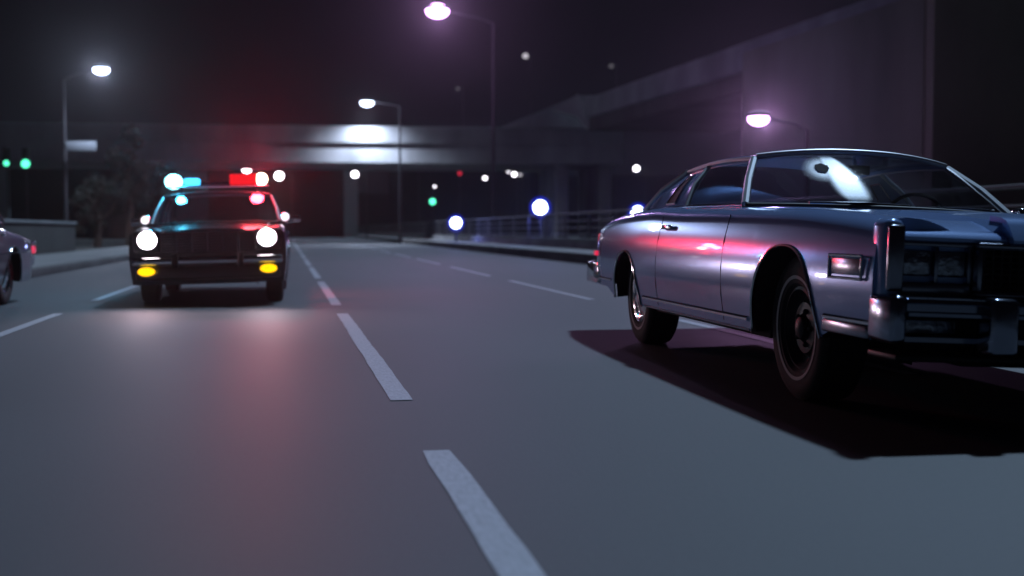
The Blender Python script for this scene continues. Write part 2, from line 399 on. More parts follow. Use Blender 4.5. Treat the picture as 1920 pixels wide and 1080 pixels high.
# blue globe lamps beyond the railing
def globe(u, v, Z, rp, label, power):
    q = at(u, v, Z); r = rp*Z/f_; o = empty('globe_lamp', (q.x, q.y, 0), label=label, cat='globe lamp', group='blue globe lamps beyond the railing')
    MB().tube([(0, 0, 0), (0, 0, q.z-r*1.05)], .06, 8).build('post', M['pole'], o)
    MB().tube([(0, 0, q.z-r*1.15), (0, 0, q.z-r*.9)], .13, 8).build('collar', M['pole'], o)
    gl_ = MB().ball((0, 0, q.z), r*1.45, seg=24).build('globe', M['bglobe'], o)  # outer glowing ball added to give the lamp its blue halo
    MB().ball((0, 0, q.z), r*.92, seg=20).build('bulb', gm('blue globe', 14, (.72, .82, 1)), gl_)
    lamp_light(o, (0, -r-.3, q.z), power, (.12, .16, 1), .1)
globe(855, 418, 66, 11, 'smaller blue globe lamp low behind the railing, left one', 60)
globe(1013, 389, 52, 14, 'larger blue globe lamp behind the railing between the poles and the coupe', 80)
globe(1196, 399, 48, 13, 'blue globe lamp half hidden behind the tail of the blue coupe', 60)

# traffic signals
LC = {'green': (.10, 1, .55), 'red': (1, .03, .08)}
def signal(u, v, Z, rp, kind, label, st):
    q = at(u, v, Z); r = rp*Z/f_; o = empty('traffic_signal', (q.x, q.y, 0), label=label, cat='traffic signal', group='distant traffic signals')
    zz = q.z + (0.34 if kind == 'green' else -.34)
    MB().tube([(0, .2, 0), (0, .2, zz-.5)], .06, 6).build('pole', M['pole'], o)
    hb = MB().box(-.2, .2, .0, .3, zz-.55, zz+.55, .03).build('signal_housing', M['trim'], o)
    for j in range(3):
        z = zz+.34*(1-j); lit = (kind == 'green' and j == 2) or (kind == 'red' and j == 0)
        if lit: MB().ball((0, -.02, z), r, .08, r).build('lit_lens', gm(kind, st, LC[kind]), hb)
        else: MB().ball((0, -.0, z), .12, .04, .12).build('unlit_lens', M['trim'], hb)
for a_ in [
 (12, 306, 70, 5, 'green', 'green traffic signal nearest the left edge of the photo', 2.2),
 (48, 307, 70, 7.5, 'green', 'larger green traffic signal left of the left lamp pole', 2.6),
 (168, 346, 100, 4, 'green', 'green traffic signal between the left lamp pole and the dark tree', 2),
 (811, 378, 130, 5.5, 'green', 'green traffic signal in the middle under a pair of white lamps', 3),
 (1118, 331, 120, 5, 'green', 'green traffic signal between the two right piers of the overpass', 2.4),
 (862, 325, 150, 3.5, 'red', 'small red traffic signal under the middle of the overpass', .8)]: signal(*a_)

# trees
def tree(base, h, cw, ch, label, n=2600, seed=1, thin=0):
    rnd = random.Random(seed); o = empty('tree', base, 0, label=label, cat='tree')
    tr = MB(); tr.tube([(0, 0, 0), (.1, 0, h*.35), (-.05, .05, h*.7)], .2, 8, .09)
    for k_ in range(6):
        an = k_*1.05; tr.tube([(0, 0, h*(.35+.05*k_)), (math.cos(an)*cw*.3, math.sin(an)*cw*.3, h*(.5+.05*k_)), (math.cos(an)*cw*.42, math.sin(an)*cw*.4, h*(.62+.045*k_))], .07, 6, .02)
    tr.build('trunk', M['bark'], o)
    cr = MB(); cl = [(rnd.uniform(-.5, .5)*cw*.8, rnd.uniform(-.4, .4)*cw*.8, h-ch*rnd.uniform(.08, .92), rnd.uniform(.10, .22)*cw) for _ in range(26)]
    for i in range(n):
        c_ = rnd.choice(cl); v_ = Vector((rnd.gauss(0, 1), rnd.gauss(0, 1), rnd.gauss(0, 1))).normalized()*c_[3]*rnd.uniform(.6, 1.1)
        k2 = 1-.45*max(0, (c_[2]-(h-ch*.5))/(ch*.5))
        pt = Vector((c_[0]*k2, c_[1]*k2, c_[2]))+v_; s = rnd.uniform(.07, .16)
        a_ = Vector((rnd.gauss(0, 1), rnd.gauss(0, 1), rnd.gauss(0, 1))).normalized(); b_ = a_.orthogonal().normalized()
        cr.face([pt-a_*s, pt+b_*s*.5, pt+a_*s, pt-b_*s*.5])
    me = cr.mesh(smooth=False); link('crown', me, M['leaf'], o)
p = at(240, 300, 64); tree((p.x, p.y, 0), 6.2, 2.3, 4.6, 'tall dark tree in front of the overpass between the left pole and the police car', 4200, 3)
p = at(285, 300, 66); tree((p.x, p.y, 0), 4.2, 2.6, 3.6, 'lower bushy dark tree right behind the police light bar', 3600, 5)
p = at(180, 300, 62); tree((p.x, p.y, 0), 3.6, 2.2, 3.0, 'low dark tree immediately right of the left lamp pole', 2600, 8)

# dark buildings beyond the overpass
def building(u, Z, wd, hh, label):
    p = at(u, 420, Z); o = empty('building', (p.x, p.y, 0), -YAW, label=label, cat='building', group='dark buildings beyond the overpass')
    MB().box(-wd/2, wd/2, 0, 14, 0, hh).build('wall', M['bld'], o)
    MB().box(-wd/2-.3, wd/2+.3, -.3, 14.3, hh+.003, hh+.5).build('roof', M['roofm'], o)
    n = int(wd//4)
    for i in range(n):
        for j in range(max(1, int(hh//3.4))):
            x = -wd/2+2+i*4; z = 1.3+j*3.3
            if z+1.4 < hh: MB().box(x-.8, x+.8, -.04, -.003, z, z+1.4).build('window', M['trim'], o)
for a_ in [(380, 150, 34, 9, 'long low dark building far behind the police car'),
           (690, 190, 26, 6, 'dark building straight ahead below the lit middle of the overpass'),
           (880, 170, 22, 11, 'taller dark building behind the tall central pole'),
           (1240, 175, 34, 8, 'dark building behind the tail of the blue coupe'),
           (60, 130, 30, 8, 'dark building at the far left behind the signals')]: building(*a_)

# ------------------------------------------------------------------ cars
def wheel(parent, x, y, r, wdt, cover, zc=None, white=True, steer=0, ringr=(.245, .262)):
    zc = r if zc is None else zc; sgn = -1 if y < 0 else 1
    T = Matrix.Translation((x, y, zc)) @ Matrix.Rotation(steer, 4, 'Z') @ (Matrix.Rotation(PI, 4, 'Z') if sgn > 0 else Matrix.Identity(4))
    h = wdt/2                               # outer face at y = -h
    ty = MB(); rr = r*.56
    ty.lathe([(rr, -h*.80), (rr+.02, -h*.97), (r*.80, -h*1.04), (r*.93, -h*.97), (r*.985, -h*.82), (r, -h*.6), (r, h*.6), (r*.985, h*.82), (r*.9, h), (rr, h*.8)], 56)
    ty = ty.build('wheel', M['rubber'], parent, T)
    if white:
        wr = MB(); a_, b_ = ringr
        def yy(q): return -h*(.97+.07*(q-rr-.02)/(r*.80-rr-.02))-.003 if q < r*.8 else -h*(1.04-.07*(q-r*.8)/(r*.13))-.003
        wr.lathe([(a_, yy(a_)), ((a_+b_)/2, yy((a_+b_)/2)-.001), (b_, yy(b_))], 56); wr.build('whitewall', M['ring'], ty, T)
    rm = MB()
    if cover == 'steel':
        rm.lathe([(rr+.004, -h*.82), (rr-.012, -h*.86), (rr-.03, -h*.6), (rr*.72, -h*.45), (rr*.62, -h*.62), (rr*.36, -h*.66), (rr*.3, -h*.5), (.001, -h*.5)], 40)
        for k_ in range(5):
            a_ = k_*2*PI/5; rm.ball((math.cos(a_)*rr*.42, -h*.68, math.sin(a_)*rr*.42), .014, .014, .014, 8)
        rm.build('rim', M['steel'], ty, T)
        MB().lathe([(rr*.27, -h*.5), (rr*.26, -h*.85), (rr*.15, -h*.95), (.001, -h*.97)], 24).build('hub', M['steel'], ty, T)
    else:
        rm.lathe([(rr+.006, -h*.82), (rr, -h*.93), (rr-.02, -h*.9), (rr-.05, -h*.78), (rr*.55, -h*.9), (rr*.35, -h*1.0), (rr*.3, -h*1.08), (.001, -h*1.1)], 40)
        rm.build('hubcap', M['chrome'], ty, T)
    return ty

class Car:
    """shell from cross sections: x forward from the front axle, y to the car's left, z up"""
    def __init__(s, P): s.P = P
    def prof(s, z):
        return sp(s.P['prof'], z)
    def wid(s, x): return sp(s.P['wid'], x)
    def zb(s, x):
        z = s.P['sill'](x) if callable(s.P['sill']) else s.P['sill']
        for xc, r, zt, n in s.P['arch']:
            d = abs(x-xc)/r
            if d < 1: z = max(z, zt*(1-d**n)**(1/n))
        return z
    def side(s, x, z, off=0): return (x, -(s.wid(x)*s.prof(z)+off), z)
    def section(s, x):
        P = s.P; zs = sp(P['zsh'], x); zb = s.zb(x); W = s.wid(x); pts = []
        dp = P.get('drop', .05); zr = zs-dp; yr = W*s.prof(zr)
        for k_ in range(10):
            z = zb+(zr-zb)*k_/9; pts.append((x, W*s.prof(z), z))
        rw = P.get('round', .06)
        for k_ in range(1, 5):
            t = k_/4*PI/2; pts.append((x, yr-rw*(1-math.cos(t)), zr+dp*math.sin(t)))
        c0, c1 = P['cabin']
        yi = yr-rw
        if c0 < x < c1:
            yb = P['beltin']
            pts += [(x, yb+.01, zs), (x, yb, zs-.01), (x, yb-.01, .58), (x, .5, .5), (x, .42, .5), (x, .40, .5), (x, .2, .5), (x, 0, .5)]
        else:
            zh = sp(P['deck'], x); pb = sp(P['bulge'], x); fw = P.get('fendw', .12); 
            pts += [(x, yi-fw*.6, zs-.004), (x, yi-fw, zs-.012), (x, yi-fw-.05, (zs+zh)/2-.003), (x, yi-fw-.10, zh), (x, .455, zh+.004), (x, .415, zh+pb*.9), (x, .22, zh+pb+.006), (x, 0, zh+pb+.01)]
        return pts
    def stations(s):
        P = s.P; x0, x1 = P['x0'], P['x1']; xs = set(); n = int((x1-x0)/.09)
        for i in range(n+1): xs.add(round(x0+(x1-x0)*i/n, 4))
        for xc, r, zt, nn in P['arch']:
            for i in range(25): xs.add(round(xc-r*math.cos(PI*i/24), 4))
            xs.add(round(xc-r-.003, 4)); xs.add(round(xc+r+.003, 4))
        c0, c1 = P['cabin']
        for c_ in (c0, c1): xs.add(c_); xs.add(c_+.01 if c_ == c0 else c_-.01)
        return sorted(v for v in xs if x0 <= v <= x1)
    def shell(s, root, m, T, name='body'):
        sh = MB(); rows = []
        for x in s.stations():
            h = s.section(x); rows.append([(p[0], -p[1], p[2]) for p in h]+[p for p in h[::-1][1:]])
        vs = sh.grid(rows)
        for row in (vs[0], vs[-1]): sh.bm.faces.new(row)
        body = sh.build(name, m, root, T, ang=28)
        for xc, r, zt, nn in s.P['arch']:
            for sg_ in (-1, 1):
                rr_ = []; wl_ = MB()
                for i in range(25):
                    x = xc-r*math.cos(PI*i/24); z = s.zb(x)-.002; y = s.wid(x)*s.prof(z)-.015
                    rr_.append([(x, sg_*y, z), (x, sg_*(y-.08), z+.01), (x, sg_*.52, z+.01), (x, sg_*.52, .2)])
                wl_.grid(rr_); wl_.build('wheel_well', M['under'], root, T)
        c0, c1 = s.P['cabin']; yb = s.P['beltin']; zl_ = .925
        for sg_ in (-1, 1):
            MB().box(c0+.02, c1-.02, min(sg_*(yb-.03), sg_*(yb-.004)), max(sg_*(yb-.03), sg_*(yb-.004)), .53, zl_).build('door_lining', M['inner'], root, T)
        MB().box(c0+.02, c1-.02, -.75, .75, .505, .53).build('cabin_floor', M['inner'], root, T)
        MB().box(c0+.02, c0+.05, -.75, .75, .531, zl_).build('parcel_shelf', M['inner'], root, T)
        ub = MB(); x0, x1 = s.P['x0'], s.P['x1']; hb = .60
        ub.box(x0+.1, x1-.1, -hb+.09, hb-.09, .24, .49)
        ar = sorted(s.P['arch']); e1 = ar[0][0]+ar[0][1]+.01; e2 = ar[1][0]-ar[1][1]-.01
        ub.box(e1, e2, -.86, .86, .235, .44)
        ub.build('underbody', M['under'], root, T)
        return body
    def arch_trim(s, root, m, T, r=.009):
        for xc, rad, zt, nn in s.P['arch']:
            for sg_ in (-1, 1):
                pts = []
                for i in range(33):
                    x = xc-rad*math.cos(PI*i/32); z = s.zb(x); p = s.side(x, z, .003); pts.append((p[0], sg_*-p[1]*-1 if sg_ < 0 else -p[1], z))
                pts = [(a_, -abs(b_) if sg_ < 0 else abs(b_), c_) for a_, b_, c_ in pts]
                MB().tube(pts, r, 6).build('wheel_arch_trim', m, root, T)
    def line(s, root, name, m, T, pts, r=.004, both=True, off=.0):
        for sg_ in ((-1, 1) if both else (-1,)):
            q_ = [(x, sg_*(s.wid(x)*s.prof(z)+off), z) for x, z in pts]
            MB().tube(q_, r, 6).build(name, m, root, T)

def greenhouse(root, G, T, roofm, glassm, frame):
    """G: wb/wbc windscreen base, wt/wtc top, rt/rtc rear header, rb/rbc rear base, drb/drt door glass rear edge"""
    V = Vector; sat = M['satin'] if G.get('satin') else frame
    def curve(side, cen, s_): t = 1-abs(s_)**2.2; return V((side[0]+(cen[0]-side[0])*t, s_*side[1], side[2]+(cen[1]-side[2])*t))
    def pane(b, bc, t_, tc_, bul, n=14, k_=8):
        rows = []
        for i in range(k_+1):
            u = i/k_; r_ = []
            for j in range(n+1):
                s_ = -1+2*j/n; p_ = curve(b, bc, s_).lerp(curve(t_, tc_, s_), u)
                r_.append(p_+V((bul[0], 0, bul[1]))*math.sin(PI*u)*(1-s_*s_*.6))
            rows.append(r_)
        return rows
    g_ = MB(); g_.grid(pane(G['wb'], G['wbc'], G['wt'], G['wtc'], (.02, .02))); ws = g_.build('windscreen', glassm, root, T, ang=80)
    g_ = MB(); g_.grid(pane(G['rb'], G['rbc'], G['rt'], G['rtc'], (-.03, .03))); g_.build('rear_window', glassm, root, T, ang=80)
    rf = MB(); rows = []; K = 16
    for i in range(K+1):
        u = i/K; r_ = []
        for j in range(25):
            s_ = -1+2*j/24; p_ = curve(G['wt'], G['wtc'], s_).lerp(curve(G['rt'], G['rtc'], s_), u)
            p_.z += G['crown']*math.sin(PI*u); r_.append(p_)
        rows.append([r_[0]-V((0, .015, .03))]+r_+[r_[-1]+V((0, .015, -.03))])
    rf.grid(rows); rf.build('roof', roofm, root, T, ang=50)
    def side(p_, sg_): return V((p_[0], sg_*p_[1], p_[2]))
    for sg_ in (-1, 1):
        wb, wt, rt, rb, db, dt = [side(G[k_], sg_) for k_ in ('wb', 'wt', 'rt', 'rb', 'drb', 'drt')]
        edge = [wt.lerp(rt, i/10)+V((0, sg_*.015, G['crown']*math.sin(PI*i/10)-.02)) for i in range(11)]
        wt2 = edge[0]
        # door glass, top edge following the roof
        tdt = (dt.x-wt.x)/(rt.x-wt.x)
        def top(u): x = wt.x+(dt.x-wt.x)*u; t = (x-wt.x)/(rt.x-wt.x); return wt.lerp(rt, t)+V((0, sg_*.012, G['crown']*math.sin(PI*t)-.025))
        g_ = MB(); rows = []
        for i in range(9):
            u = i/8; b_ = wb.lerp(db, u); t_ = top(u); rows.append([b_.lerp(t_, k_/5)+V((0, sg_*.02, 0))*math.sin(PI*k_/5) for k_ in range(6)])
        g_.grid(rows); g_.build('side_window', glassm, root, T, ang=80)
        if 'bp' in G:
            u = G['bp']; b_ = wb.lerp(db, u); t_ = top(u)
            MB().tube([b_, b_.lerp(t_, .5)+V((0, sg_*.022, 0)), t_], .03, 6).build('door_pillar', frame, root, T)
        # sail panel
        g_ = MB(); rows = []; tt = top(1)
        for i in range(9):
            u = i/8; b_ = db.lerp(rb, u); x = dt.x+(rt.x-dt.x)*u; t = (x-wt.x)/(rt.x-wt.x)
            t_ = wt.lerp(rt, t)+V((0, sg_*.012, G['crown']*math.sin(PI*t)-.025))
            rows.append([b_.lerp(t_, k_/6)+V((0, sg_*.03, 0))*math.sin(PI*k_/6) for k_ in range(7)])
        vs = rows; g_.grid(rows); g_.build('sail_panel', G.get('sailm', roofm), root, T, ang=60)
        if G.get('opera'):
            u0_, u1_ = G['opera']
            def sp_(u, k_): 
                i = u*8; a_ = int(min(7, i)); fr = i-a_; c_ = k_*6; d_ = int(min(5, c_)); fr2 = c_-d_
                p_ = rows[a_][d_].lerp(rows[a_+1][d_], fr); p2 = rows[a_][d_+1].lerp(rows[a_+1][d_+1], fr); return p_.lerp(p2, fr2)+V((0, sg_*.006, 0))
            quad = [[sp_(u0_+(u1_-u0_)*i/3, .12+.70*j/5) for i in range(4)] for j in range(6)]
            g_ = MB(); g_.grid(quad); g_.build('quarter_window', M['trim'] if G.get('dark') else glassm, root, T, ang=80)
            ol = [sp_(u0_, .12), sp_(u1_, .12), sp_(u1_, .5), sp_(u1_, .82), sp_(u0_, .82), sp_(u0_, .5), sp_(u0_, .12)]
            MB().tube(ol, .009, 6).build('window_trim', frame, root, T)
        MB().tube([wb, wb.lerp(wt2, .5)+V((.01, sg_*.012, .01)), wt2], G.get('ap', .026), 8).build('windscreen_pillar', sat, root, T)
        MB().tube([e_+V((0, sg_*.008, 0)) for e_ in edge], .013, 8).build('roof_rail', sat, root, T)
        MB().tube([db, db.lerp(tt, .5)+V((0, sg_*.03, 0)), tt], .016, 8).build('window_frame', sat, root, T)
        MB().tube([rb+V((-.01, sg_*.005, 0)), rb.lerp(edge[-1], .5)+V((-.015, sg_*.03, .01)), edge[-1]+V((0, sg_*.01, 0))], .022, 8).build('rear_pillar_trim', sat, root, T)
        MB().tube([wb+V((.02, 0, .0)), db, rb], .012, 8).build('belt_moulding', frame, root, T)
    MB().tube([curve(G['wt'], G['wtc'], -1+2*j/14)+V((0, 0, -.004)) for j in range(15)], .018, 8).build('header_trim', sat, root, T)
    MB().tube([curve(G['wb'], G['wbc'], -1+2*j/14)+V((.01, 0, .0)) for j in range(15)], .012, 8).build('cowl_trim', M['trim'], root, T)
    return ws, pane

def seats(root, T, xs, z=.98, m=None):
    for x in xs:
        s_ = MB()
        for sg_ in (-1, 1): s_.box(x-.12, x+.02, sg_*.36-.28, sg_*.36+.28, .55, z, .05, None)
        s_.build('seat', m or M['seat'], root, T)

# ------------------------------------------------------------------ the blue coupe
P = dict(x0=-4.56, x1=1.0, sill=lambda x: ip([(-3.9, .36), (-3.7, .30), (-3.5, .27), (.4, .27), (.5, .35)], x), cabin=(-3.42, -.98), beltin=.80, round=.125, drop=.10, fendw=.10,
  arch=[(0, .47, .735, 2.5), (-3.21, .44, .655, 2.4)],
  prof=[(.2, .945), (.3, .965), (.45, .992), (.60, 1.0), (.72, .992), (.80, .978), (.90, .955), (1.0, .93)],
  wid=[(-4.56, .90), (-4.4, .955), (-4.0, .985), (-3.2, 1.01), (-2, 1.012), (-.6, 1.01), (.4, 1.0), (1.0, .985)],
  zsh=[(-4.56, .835), (-4.3, .885), (-3.8, .935), (-3.2, .962), (-2.6, .975), (-2.0, .96), (-1.1, .95), (0, .93), (.6, .90), (1.0, .87)],
  deck=[(-4.56, .80), (-4.3, .86), (-3.5, .94), (-1.0, .93), (-.3, .92), (.5, .875), (1.0, .82)],
  bulge=[(-4.5, 0), (-1.2, .01), (0, .03), (1.0, .052)])
co = empty('blue_coupe', (3.37, 5.85, 0), math.radians(-91.2), label='long steel blue two-door coupe with a bullet hole in its windscreen and chrome bumper', cat='car')
T = Matrix.Translation((0, 0, .3)) @ Matrix.Rotation(math.radians(-2.4), 4, 'X') @ Matrix.Translation((0, 0, -.3))
car = Car(P); body = car.shell(co, M['blue'], T)
car.arch_trim(co, M['chrome'], T, .008)
G = dict(wb=(-1.06, .835, .965), wbc=(-.78, .975), wt=(-1.50, .625, 1.285), wtc=(-1.40, 1.335), crown=.025, satin=1,
  rt=(-2.92, .61, 1.27), rtc=(-2.99, 1.32), rb=(-3.40, .81, .965), rbc=(-3.58, .965), drb=(-2.22, .84, .975), drt=(-2.42, .61, 1.29),
  opera=(.28, .50), dark=True, ap=.024)
ws, pane = greenhouse(co, G, T, M['blue'], M['glass'], M['chrome'])
seats(co, T, (-2.0, -2.85), .95)
b = MB(); b.box(-1.2, -.95, -.78, .78, .80, .93, .04); b.build('dashboard', M['inner'], co, T)
b = MB(); b.lathe([(.19+.012*math.cos(t*PI/4), .012*math.sin(t*PI/4)) for t in range(9)], 30)
b.build('steering_wheel', M['trim'], co, T @ Matrix.Translation((-1.38, .38, .90)) @ Matrix.Rotation(math.radians(65), 4, 'Z') @ Matrix.Rotation(math.radians(0), 4, 'X'))
# doors, trims
car.line(co, 'door_seam', M['trim'], T, [(-.92, z) for z in (.30, .45, .6, .75, .9)], .0035)
car.line(co, 'door_seam', M['trim'], T, [(-2.32, z) for z in (.30, .45, .6, .75, .9)], .0035)
car.line(co, 'sill_trim', M['chrome'], T, [(x, .335) for x in [-2.7+i*.2 for i in range(12)]], .014)
car.line(co, 'sill_edge', M['dchrome'], T, [(x, .275) for x in [-2.7+i*.2 for i in range(12)]], .008)
for x0_, x1_ in ((.52, 1.0),): car.line(co, 'side_trim', M['chrome'], T, [(x0_+(x1_-x0_)*i/4, .42) for i in range(5)], .012)
car.line(co, 'side_trim', M['chrome'], T, [(-4.5+i*.2, .42) for i in range(5)], .012)
for sg_ in (-1, 1):
    b = MB(); x = -2.12; y = car.wid(x)*car.prof(.83)
    b.box(x-.11, x+.11, sg_*(y+.018)-.012, sg_*(y+.018)+.012, .815, .845, .008); b.build('door_handle', M['chrome'], co, T)
    y = car.wid(.75)*car.prof(.64)
    b = MB(); b.box(.60, .90, sg_*y-.008, sg_*y+.008, .615, .69, .006); cl_ = b.build('cornering_lamp', M['dchrome'], co, T)
    b = MB()
    for z in (.60, .70): b.tube([(.58, sg_*(y+.010), z), (.92, sg_*(y+.008), z)], .007, 6)
    for x in (.58, .92): b.tube([(x, sg_*(y+.009), .60), (x, sg_*(y+.009), .70)], .007, 6)
    b.build('lamp_frame', M['chrome'], cl_, T)
# fender tips
for sg_ in (-1, 1):
    b = MB(); y0_, y1_ = sorted((sg_*.885, sg_*.972)); b.box(.93, 1.085, y0_, y1_, .40, .862, .036); b.build('fender_tip', M['blue'], co, T)
    y0_, y1_ = sorted((sg_*.895, sg_*.964)); b = MB(); b.box(1.07, 1.105, y0_, y1_, .56, .835, .012); b.build('fender_cap', M['dchrome'], co, T)
    y0_, y1_ = sorted((sg_*.42, sg_*.884)); b = MB(); b.prism([(x_, y0_, z_) for x_, z_ in ((.78, .776), (1.058, .776), (1.062, .79), (1.05, .803), (1.0, .822), (.9, .848), (.78, .872))], (0, y1_-y0_, 0)); b.build('nose_panel', M['blue'], co, T)
    y0_, y1_ = sorted((sg_*.565, sg_*.882)); b = MB(); b.box(.96, .99, y0_, y1_, .54, .773); b.build('lamp_recess', M['trim'], co, T)
    # bezel
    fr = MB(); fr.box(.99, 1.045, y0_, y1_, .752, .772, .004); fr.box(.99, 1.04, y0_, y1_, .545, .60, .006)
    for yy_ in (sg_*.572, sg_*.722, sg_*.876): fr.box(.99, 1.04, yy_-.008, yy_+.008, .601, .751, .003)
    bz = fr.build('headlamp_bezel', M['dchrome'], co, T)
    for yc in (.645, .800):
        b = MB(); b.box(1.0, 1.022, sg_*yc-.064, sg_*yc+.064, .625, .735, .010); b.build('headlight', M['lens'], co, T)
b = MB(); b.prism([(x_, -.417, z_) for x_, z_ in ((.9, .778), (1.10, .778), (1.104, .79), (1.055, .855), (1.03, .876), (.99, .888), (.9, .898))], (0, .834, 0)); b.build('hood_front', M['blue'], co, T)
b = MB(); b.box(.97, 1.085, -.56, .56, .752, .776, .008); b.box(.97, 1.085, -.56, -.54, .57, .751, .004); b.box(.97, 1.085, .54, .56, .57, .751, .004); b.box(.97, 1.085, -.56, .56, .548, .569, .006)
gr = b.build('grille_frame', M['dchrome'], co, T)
b = MB(); b.box(.97, 1.0, -.538, .538, .571, .75); b.build('grille_backing', M['trim'], co, T)
b = MB()
for i in range(6): b.box(1.0, 1.05, -.537, .537, .59+i*.026, .596+i*.026)
for i in range(27): y = -.52+i*.04; b.box(1.002, 1.056, y-.003, y+.003, .572, .749)
b.build('grille', M['steel'], co, T)
# bumper
def strip(pr_, y0, y1): return MB().prism([(x, y0, z) for x, z in pr_], (0, y1-y0, 0))
up = [(1.02, .455), (1.20, .455), (1.235, .468), (1.235, .482), (1.215, .488), (1.215, .515), (1.23, .520), (1.225, .538), (1.18, .546), (1.02, .546)]
lo = [(1.02, .352), (1.15, .352), (1.17, .36), (1.17, .38), (1.02, .38)]
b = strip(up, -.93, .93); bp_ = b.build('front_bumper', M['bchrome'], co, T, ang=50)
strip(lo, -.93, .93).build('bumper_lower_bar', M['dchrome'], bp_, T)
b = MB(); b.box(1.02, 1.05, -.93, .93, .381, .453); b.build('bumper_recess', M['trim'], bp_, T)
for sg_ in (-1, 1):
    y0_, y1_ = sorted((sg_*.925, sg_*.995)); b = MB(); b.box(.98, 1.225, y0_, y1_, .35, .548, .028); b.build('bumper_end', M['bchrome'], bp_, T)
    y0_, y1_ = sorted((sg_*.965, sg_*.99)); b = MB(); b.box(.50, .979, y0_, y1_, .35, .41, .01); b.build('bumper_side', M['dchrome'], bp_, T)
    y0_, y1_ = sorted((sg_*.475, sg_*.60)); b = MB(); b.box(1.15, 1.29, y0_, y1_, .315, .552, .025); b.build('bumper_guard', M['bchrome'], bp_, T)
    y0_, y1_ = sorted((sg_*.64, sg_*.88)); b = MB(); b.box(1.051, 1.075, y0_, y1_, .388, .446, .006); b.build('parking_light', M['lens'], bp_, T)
b = MB(); b.box(.80, 1.08, -.90, .90, .27, .30, .01); b.build('front_valance', M['steel'], co, T)
# rear bumper and tail lamps
b = strip([(-4.70, .36), (-4.50, .36), (-4.50, .56), (-4.68, .56), (-4.71, .50)], -.93, .93); rb_ = b.build('rear_bumper', M['chrome'], co, T)
for sg_ in (-1, 1):
    y0_, y1_ = sorted((sg_*.895, sg_*.975)); b = MB(); b.box(-4.69, -4.25, y0_, y1_, .37, .55, .02); b.build('bumper_end', M['chrome'], rb_, T)
    y0_, y1_ = sorted((sg_*.84, sg_*.905)); b = MB(); b.box(-4.61, -4.50, y0_, y1_, .57, .79, .015); b.build('tail_light', M['taill'], co, T)
    b = MB(); y0_, y1_ = sorted((sg_*.93, sg_*.975)); b.box(-4.44, -4.34, y0_, y1_, .60, .64, .006); b.build('side_marker', M['taill'], co, T)
# far mirror, wipers
b = MB(); b.box(-1.30, -1.18, .96, 1.10, .93, 1.03, .03); b.tube([(-1.22, .90, .93), (-1.22, .98, .95)], .02); b.build('mirror', M['chrome'], co, T)
b = MB(); b.tube([(-.80, .10, .985), (-.93, .45, .995), (-1.02, .70, .995)], .008, 6); b.tube([(-.80, -.55, .985), (-.79, -.2, .995), (-.78, .05, .99)], .008, 6); b.build('wiper', M['dchrome'], co, T)
b = MB(); b.box(-1.52, -1.49, -.12, .12, 1.20, 1.26, .01); b.build('rear_view_mirror', M['trim'], co, T)
# bullet damage in the windscreen: a hole, its crushed white rim; the white band is a painted light reflection
rows = pane(G['wb'], G['wbc'], G['wt'], G['wtc'], (.02, .02), 60, 40)
def onws(s_, u):
    j = (s_+1)/2*60; i = u*40; a_, c_ = int(j), int(i); p_ = rows[c_][a_].lerp(rows[c_][min(60, a_+1)], j-a_)
    q_ = rows[min(40, c_+1)][a_].lerp(rows[min(40, c_+1)][min(60, a_+1)], j-a_); return p_.lerp(q_, i-c_)
def patch(cs, cu, rs, ru, off, jit, seed, inner=0, n=28):
    rnd = random.Random(seed); b_ = MB(); N = Vector((.55, 0, .83)); o_, i_, m_ = [], [], []
    for k_ in range(n+1):
        k2 = k_ % n; rnd2 = random.Random(seed*100+k2); r_ = 1+rnd2.uniform(-jit, jit); t = 2*PI*k2/n
        o_.append(onws(cs+rs*r_*math.cos(t), cu+ru*r_*math.sin(t))+N*off)
        i_.append(onws(cs+rs*inner*math.cos(t), cu+ru*inner*math.sin(t))+N*off)
    b_.grid([i_, o_]); return b_
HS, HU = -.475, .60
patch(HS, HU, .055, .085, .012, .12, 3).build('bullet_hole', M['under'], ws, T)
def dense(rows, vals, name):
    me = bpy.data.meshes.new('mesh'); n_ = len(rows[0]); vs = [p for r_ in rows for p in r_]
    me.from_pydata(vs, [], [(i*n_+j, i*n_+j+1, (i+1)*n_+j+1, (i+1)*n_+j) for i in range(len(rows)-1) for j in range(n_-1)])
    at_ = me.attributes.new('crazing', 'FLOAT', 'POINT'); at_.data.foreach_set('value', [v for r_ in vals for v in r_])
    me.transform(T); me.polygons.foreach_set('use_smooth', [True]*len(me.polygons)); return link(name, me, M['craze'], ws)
def sm(t): t = max(0, min(1, t)); return t*t*(3-2*t)
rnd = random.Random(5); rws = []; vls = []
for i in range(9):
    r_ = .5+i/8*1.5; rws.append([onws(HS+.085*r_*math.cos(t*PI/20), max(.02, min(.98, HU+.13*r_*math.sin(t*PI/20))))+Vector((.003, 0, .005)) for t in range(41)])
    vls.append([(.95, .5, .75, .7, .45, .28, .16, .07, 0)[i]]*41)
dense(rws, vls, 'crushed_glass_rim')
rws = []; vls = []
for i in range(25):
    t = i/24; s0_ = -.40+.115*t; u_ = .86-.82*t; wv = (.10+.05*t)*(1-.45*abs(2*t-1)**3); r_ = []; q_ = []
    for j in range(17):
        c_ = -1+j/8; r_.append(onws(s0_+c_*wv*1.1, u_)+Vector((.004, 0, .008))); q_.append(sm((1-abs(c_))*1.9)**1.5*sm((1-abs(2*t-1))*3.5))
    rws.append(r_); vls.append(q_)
dense(rws, vls, 'crazed_glass_band')  # bright reflection on the glass, painted as a soft white band
b_ = MB(); rnd = random.Random(4)
